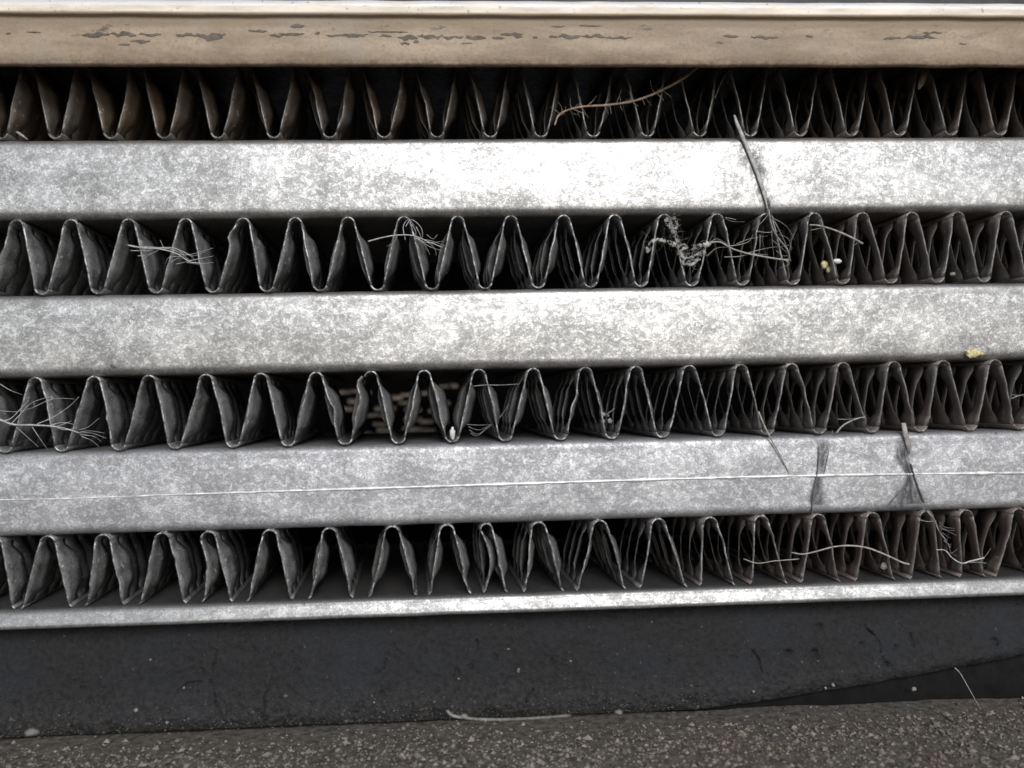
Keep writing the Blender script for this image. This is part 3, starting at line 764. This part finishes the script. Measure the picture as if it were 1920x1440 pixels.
# pale stub above the branching streak
b = MB(); b.grid([[at(1690,793,-1), at(1698,793,-1)], [at(1693,812,-4), at(1702,812,-4)], [at(1698,832,-3), at(1708,831,-3)], [at(1702,850,0), at(1706,850,0)]])
o = b.make('straw_stub', M_straw); solid(o, 1.4); tag(o, 'short pale straw stub at the top of the branching grime streak', 'straw')
# straw from row three down onto tube three
strand('straw', M_straw, [(1422,772,4),(1433,798,-2),(1445,822,-4),(1458,845,-4),(1470,868,-3),(1480,888,0)], 2.0, 0.9, 'thin straight straw hanging from the third fin row onto the lowest tube', 'straw')
# row two debris -- fibre tuft at left
tuft = [([(250,463,-2),(290,464,-6),(330,470,-8),(358,490,-4)],1.2), ([(245,470,-2),(275,470,-4),(300,467,-6)],0.9), ([(300,464,-7),(330,466,-9),(345,480,-9),(318,482,-8),(310,495,-4)],0.9),
        ([(315,470,-6),(350,478,-6),(400,465,2)],0.8), ([(350,490,-4),(380,484,-2),(400,480,3)],0.8), ([(350,492,-4),(370,495,-1),(400,492,3)],0.7),
        ([(258,480,0),(275,478,-3),(300,468,-6)],0.7), ([(265,488,0),(280,478,-3),(296,470,-6)],0.6), ([(320,492,-4),(335,484,-7),(352,486,-6)],0.7), ([(300,450,4),(306,462,-3),(312,470,-5)],0.5),
        ([(340,470,-6),(360,480,-4),(385,472,0)],0.6), ([(330,466,-6),(356,478,-5),(372,498,2)],0.6), ([(330,495,-4),(345,492,-5),(356,488,-5)],0.6)]
strand('fibre_tuft', M_fibre, [(240,460,0),(268,465,-5),(300,467,-8),(332,476,-8),(356,491,-5),(374,493,-1)], 1.5, 1.0, 'pale tangled fibre tuft bridging two fins at the left of the second fin row', 'fibre tuft', tuft)
tuft2 = [([(760,425,-2),(772,412,-6),(790,428,-8),(790,448,-6),(770,440,-5)],0.9), ([(760,450,-3),(756,425,-5),(766,412,-5),(778,424,-6)],0.9), ([(780,425,-4),(790,445,-4),(800,470,0)],0.7),
         ([(775,443,-6),(800,455,-4),(832,452,3)],0.8), ([(775,443,-6),(805,462,-3),(828,470,3)],0.8), ([(785,448,-5),(810,452,-3),(836,462,3)],0.7), ([(800,440,-4),(812,448,-3),(820,440,0)],0.5), ([(745,442,-5),(738,455,-3),(725,462,0)],0.5),
         ([(790,450,-4),(800,465,-2),(806,478,2)],0.5), ([(772,420,-5),(780,436,-6),(776,448,-6)],0.7), ([(800,452,-4),(815,466,-2),(818,480,3)],0.5)]
strand('fibre_tuft', M_fibre, [(690,453,4),(715,446,-2),(745,441,-6),(775,442,-7),(800,452,-4),(830,464,2)], 1.4, 0.9, 'pale looping fibre tuft around one crest near the middle of the second fin row', 'fibre tuft', tuft2)
# leaf clump
lf = tag(empty('leaf_clump', at(1290, 500, -5)), 'torn frayed dry leaf clump wedged across one fin in the second fin row', 'leaf clump')
def leaf_strip(name, pts, width, depth, seed, hairs):
    P = spline([at(x, y, depth + 6*mnoise.noise((i*1.3, seed, 0))) for i, (x, y) in enumerate(pts)], 6); rows = []
    for i, p in enumerate(P):
        t = (P[min(i+1, len(P)-1)]-P[max(i-1, 0)]).normalized(); sd = Vector((-t.z, 0.5*mnoise.noise((i*0.3, seed, 5)), t.x)).normalized()
        w1 = width*(0.5+1.2*abs(mnoise.noise((i*0.6, seed, 1)))); w2 = width*(0.5+1.2*abs(mnoise.noise((i*0.6, seed, 2))))
        rows.append([p-sd*w1+Vector((0, 1.5*mnoise.noise((i*0.7, seed, 8)), 0)), p-sd*w1*0.4+Vector((0, -1.5*mnoise.noise((i*0.5, seed, 3))-1, 0)), p+sd*w2*0.4+Vector((0, 2*mnoise.noise((i*0.6, seed, 4)), 0)), p+sd*w2+Vector((0, 2+2*mnoise.noise((i*0.7, seed, 9)), 0))])
    b = MB(); b.grid(rows)
    for _ in range(hairs+5):
        k = random.randrange(len(P)); d = Vector((random.uniform(-1, 1), random.uniform(-0.5, 0.5), random.uniform(-1, 1))).normalized()*random.uniform(10, 34)
        e = Vector((random.uniform(-1, 1), 0, random.uniform(-1, 1)))*5
        b.tube(spline([P[k], P[k]+d*0.5+e, P[k]+d], 4), [0.4-0.03*q for q in range(9)], 4)
    o = b.make(name, M_leaf, lf)
for i, (pts, wd, dp, hn) in enumerate([([(1248,410),(1256,420),(1262,432),(1270,446),(1274,462),(1268,474)], 7, -6, 9), ([(1214,474),(1218,460),(1230,450),(1246,452),(1260,456)], 5, -4, 8),
    ([(1262,456),(1278,462),(1296,464),(1314,460),(1334,456)], 6, -7, 9), ([(1274,470),(1284,482),(1296,486),(1310,478),(1322,470)], 8, -2, 10), ([(1278,490),(1290,496),(1302,492),(1312,484)], 5, 0, 6),
    ([(1250,412),(1262,408),(1270,418),(1268,430)], 4, -8, 5)]):
    leaf_strip('leaf_piece', pts, wd, dp, i*4.3+1, hn)
# long pale strands in row two
strand('straw', M_straw, [(1330,455,-6),(1350,454,-6),(1372,466,-8),(1400,475,-9),(1430,481,-8),(1460,486,-5),(1482,488,0)], 1.6, 1.9, 'long pale branching straw right of the leaf clump in the second fin row', 'straw',
       [([(1365,462,-8),(1390,458,-6),(1405,452,-2),(1412,440,3)],1.0), ([(1358,482,2),(1385,481,-4),(1410,476,-7),(1440,478,-7)],1.1), ([(1325,480,4),(1345,465,-4),(1372,464,-7)],0.8), ([(1400,475,-8),(1440,465,-5),(1470,462,0)],0.8),
        ([(1470,487,-3),(1480,495,-1),(1462,503,2)],1.0), ([(1380,458,-5),(1405,448,-3),(1440,442,3)],0.7), ([(1330,455,-5),(1345,448,-3),(1365,458,-5)],0.8)])
web = [([(1425,440,-4),(1424,470,-2),(1415,500,3)],0.9), ([(1447,405,-2),(1460,430,-6),(1472,455,-6),(1480,480,-4)],1.3), ([(1420,434,-4),(1440,436,-6),(1465,432,-4)],1.2), ([(1443,400,-2),(1425,420,-3),(1410,432,2)],0.9),
       ([(1452,410,-3),(1475,425,-3),(1490,450,2)],0.8), ([(1448,450,-5),(1462,462,-5),(1478,476,-4)],0.8), ([(1460,440,-4),(1478,448,-3),(1484,470,-2)],0.8), ([(1447,432,-5),(1448,455,-4),(1452,490,3)],0.9), ([(1455,470,-3),(1470,480,-3),(1482,476,-1)],0.7), ([(1466,462,-4),(1480,460,-2),(1486,466,0)],0.6), ([(1380,412,3),(1360,408,0),(1372,415,2),(1396,416,3)],0.8)]
strand('cobweb', M_web, [(1441,392,-2),(1444,412,-5),(1450,432,-6),(1462,450,-6),(1476,468,-5),(1482,490,-2)], 2.0, 1.4, 'dusty cobweb hanging below the grass blade into the second fin row', 'cobweb', web)
strand('straw', M_straw, [(1518,422,-2),(1535,423,-5),(1560,430,-7),(1585,440,-7),(1605,450,-5),(1617,457,0)], 1.5, 2.3, 'pale straw leaning between two crests at the right of the second fin row', 'straw', [([(1520,432,0),(1545,427,-5),(1562,432,-6)],0.8), ([(1612,453,-3),(1604,458,-1),(1600,462,2)],0.8)])
b = MB(); b.blob(at(1546,497,22), 8, 1.0, 0.7, 1.0, 0.2, 8, 5); b.blob(at(1553,506,22), 6, 0.8, 0.7, 1.1, 0.2, 8, 5)
tag(b.make('seed_husk', M_seed), 'yellow brown seed husk deep between fins at the right of the second fin row', 'seed husk')
b = MB(); b.blob(at(1569,490,16), 7, 1.4, 0.6, 0.7, 0.15, 8, 5)
tag(b.make('seed_husk', M_white), 'white seed husk deep between fins beside the yellow brown one', 'seed husk')
b = MB(); b.blob(at(1786,514,14), 5, 1.3, 0.6, 0.8, 0.15, 8, 5)
tag(b.make('flake', M_crumb), 'dull grey flake low in the second fin row near its right end', 'flake')
# yellow flake on tube two
b = MB(); b.blob(at(1828,663,-2), 10, 1.5, 0.35, 0.75, 0.4, 11, 6)
tag(b.make('yellow_flake', M_seed), 'pale yellow flake stuck near the lower edge of the middle tube', 'flake')
# row three
br = [([(0,790,-4),(20,785,-4),(40,765,-2),(55,750,2)],1.2), ([(18,798,-4),(40,775,-3),(60,755,-2),(100,742,4)],1.0), ([(70,795,-5),(100,782,-3),(130,762,0),(148,744,6)],1.0), ([(95,797,-5),(118,792,-3),(140,796,0)],0.8), ([(100,799,-5),(122,806,-3),(146,802,2)],0.8),
      ([(105,800,-5),(125,793,-3),(134,789,0)],0.8), ([(30,800,-3),(50,818,-1),(72,838,4)],0.7), ([(60,800,-3),(76,824,0),(90,844,5)],0.7), ([(150,810,2),(170,808,4),(196,812,9)],0.6), ([(150,815,2),(175,818,4),(190,828,9)],0.6), ([(152,818,2),(172,826,5),(186,838,9)],0.6), ([(148,806,2),(166,800,4),(186,784,9)],0.6),
      ([(150,812,2),(172,812,4),(200,822,9)],0.5), ([(0,770,0),(30,772,-2),(60,765,2)],0.6), ([(0,720,4),(20,732,2),(42,740,8)],0.8), ([(60,765,0),(100,748,2),(140,748,8)],0.6)]
strand('root_fibre', M_fibre, [(-30,778,-3),(0,787,-5),(25,796,-6),(60,797,-6),(95,799,-5),(120,803,-3),(150,812,2)], 2.2, 1.1, 'pale branching root fibre across the left end of the third fin row', 'root fibre', br)
strand('web_strands', M_web, [(888,724,-1),(910,722,-2),(940,722,-1),(974,720,3)], 0.9, 0.7, 'fine web strands fanned between two fins in the middle of the third fin row', 'web strands',
       [([(876,796,3),(900,797,0),(922,796,4)],0.8), ([(878,800,3),(898,806,0),(920,797,4)],0.7), ([(880,806,3),(896,814,0),(918,798,4)],0.7), ([(882,812,4),(896,817,1),(914,800,4)],0.6), ([(898,816,2),(910,806,1),(922,797,4)],0.6), ([(936,784,4),(945,772,3),(954,758,6)],0.8)])
b = MB(); b.blob(at(848,812,8), 7, 0.8, 0.6, 1.7, 0.2, 8, 5)
tag(b.make('flake', M_white), 'small pale flake in a valley at the middle of the third fin row', 'flake')
b = MB()
for _ in range(9): b.blob(at(1138+random.uniform(-9, 9), 786+random.uniform(-10, 12), 10), random.uniform(2, 5), 1, 0.8, 1, 0.3, 6, 4)
b.tube(spline([at(1128,782,8), at(1140,775,4), at(1152,766,4)], 5), 0.8, 4)
tag(b.make('lint_ball', M_web), 'grey lint ball sitting in a valley right of centre in the third fin row', 'lint')
strand('straw', M_straw, [(1568,812,-1),(1578,800,-4),(1592,791,-5),(1610,784,-4),(1622,782,0)], 1.8, 1.1, 'short curved straw rising from the lowest tube into the third fin row', 'straw', [([(1570,786,2),(1590,786,-2),(1612,783,-2)],0.8)])
strand('fibre', M_web, [(1895,748,0),(1910,742,-2),(1940,736,2)], 1.1, 0.8, 'short grey fibre at the far right end of the third fin row', 'fibre', [([(1895,740,2),(1915,742,0),(1938,744,4)],0.7)])
# row four
strand('straw', M_straw, [(1484,1036,0),(1505,1039,-4),(1530,1034,-8),(1560,1026,-10),(1590,1023,-10),(1625,1027,-9),(1660,1040,-7),(1690,1054,-3),(1704,1058,2)], 1.2, 2.0, 'long arched straw lying across the right half of the lowest fin row', 'straw')
strand('straw', M_straw, [(1394,1048,4),(1420,1056,-4),(1450,1052,-6),(1475,1050,-6),(1498,1048,0)], 1.0, 0.9, 'thin wavy straw left of the long arched one in the lowest fin row', 'straw')
strand('fibre', M_fibre, [(1755,1031,2),(1772,1032,-3),(1785,1046,-5),(1803,1056,-6),(1820,1052,-6),(1845,1046,0)], 1.0, 1.7, 'hooked pale fibre at the right end of the lowest fin row', 'fibre', [([(1810,1055,-6),(1830,1054,-4),(1850,1056,2)],0.9), ([(1830,1051,-5),(1846,1044,-2),(1858,1028,3)],0.6)])
strand('cobweb', M_web, [(1738,958,-3),(1752,975,-5),(1760,995,-4),(1775,1015,0)], 1.8, 1.0, 'dusty cobweb shreds under the branching grime streak in the lowest fin row', 'cobweb',
       [([(1725,975,-3),(1740,978,-5),(1756,976,-3)],1.3)] + [([(1758+3*k+random.uniform(-4, 4), 978+8*k+random.uniform(-4, 4), -2), (1772+2*k, 984+8*k+random.uniform(-6, 6), 3), (1780+random.uniform(0, 22), 986+8*k+random.uniform(-8, 8), 10)], random.uniform(0.4, 0.9)) for k in range(8)] + [([(1726,962,-2),(1735,952,-4),(1748,962,-3)],1.1)])
b = MB(); b.blob(at(1657,1062,14), 9, 0.9, 0.5, 0.8, 0.2, 8, 5)
tag(b.make('flake', M_crumb), 'dull grey flake standing between fins under the long arched straw', 'flake')
# loose root on the ledge and a hair on the rubber
def on_ledge(px, py, lift):
    y = -40
    for _ in range(12):
        p = at(px, py, y); y += (LEDGE+lift-p.z)*1.2; y = max(-300, min(-20, y))
    return (px, py, y)
strand('root', M_straw, [on_ledge(x, y, 5) for x, y in [(838,1332),(850,1342),(880,1347),(920,1349),(970,1348),(1020,1345),(1070,1341)]], 1.6, 0.9, 'thin pale curved root lying where the foam meets the ledge', 'root')
strand('hair', M_straw, [(1790,1252,-14),(1800,1262,-20),(1815,1288,-30),(1832,1318,-40),(1852,1350,-60)], 0.9, 0.7, 'thin straight pale hair leaning over the dark rubber at lower right', 'hair')
strand('hair', M_straw, [on_ledge(x, y, 7) for x, y in [(1315,1350),(1345,1352),(1375,1356),(1392,1362)]], 1.0, 0.7, 'short thin hair on the grit left of the biggest pebble', 'hair')
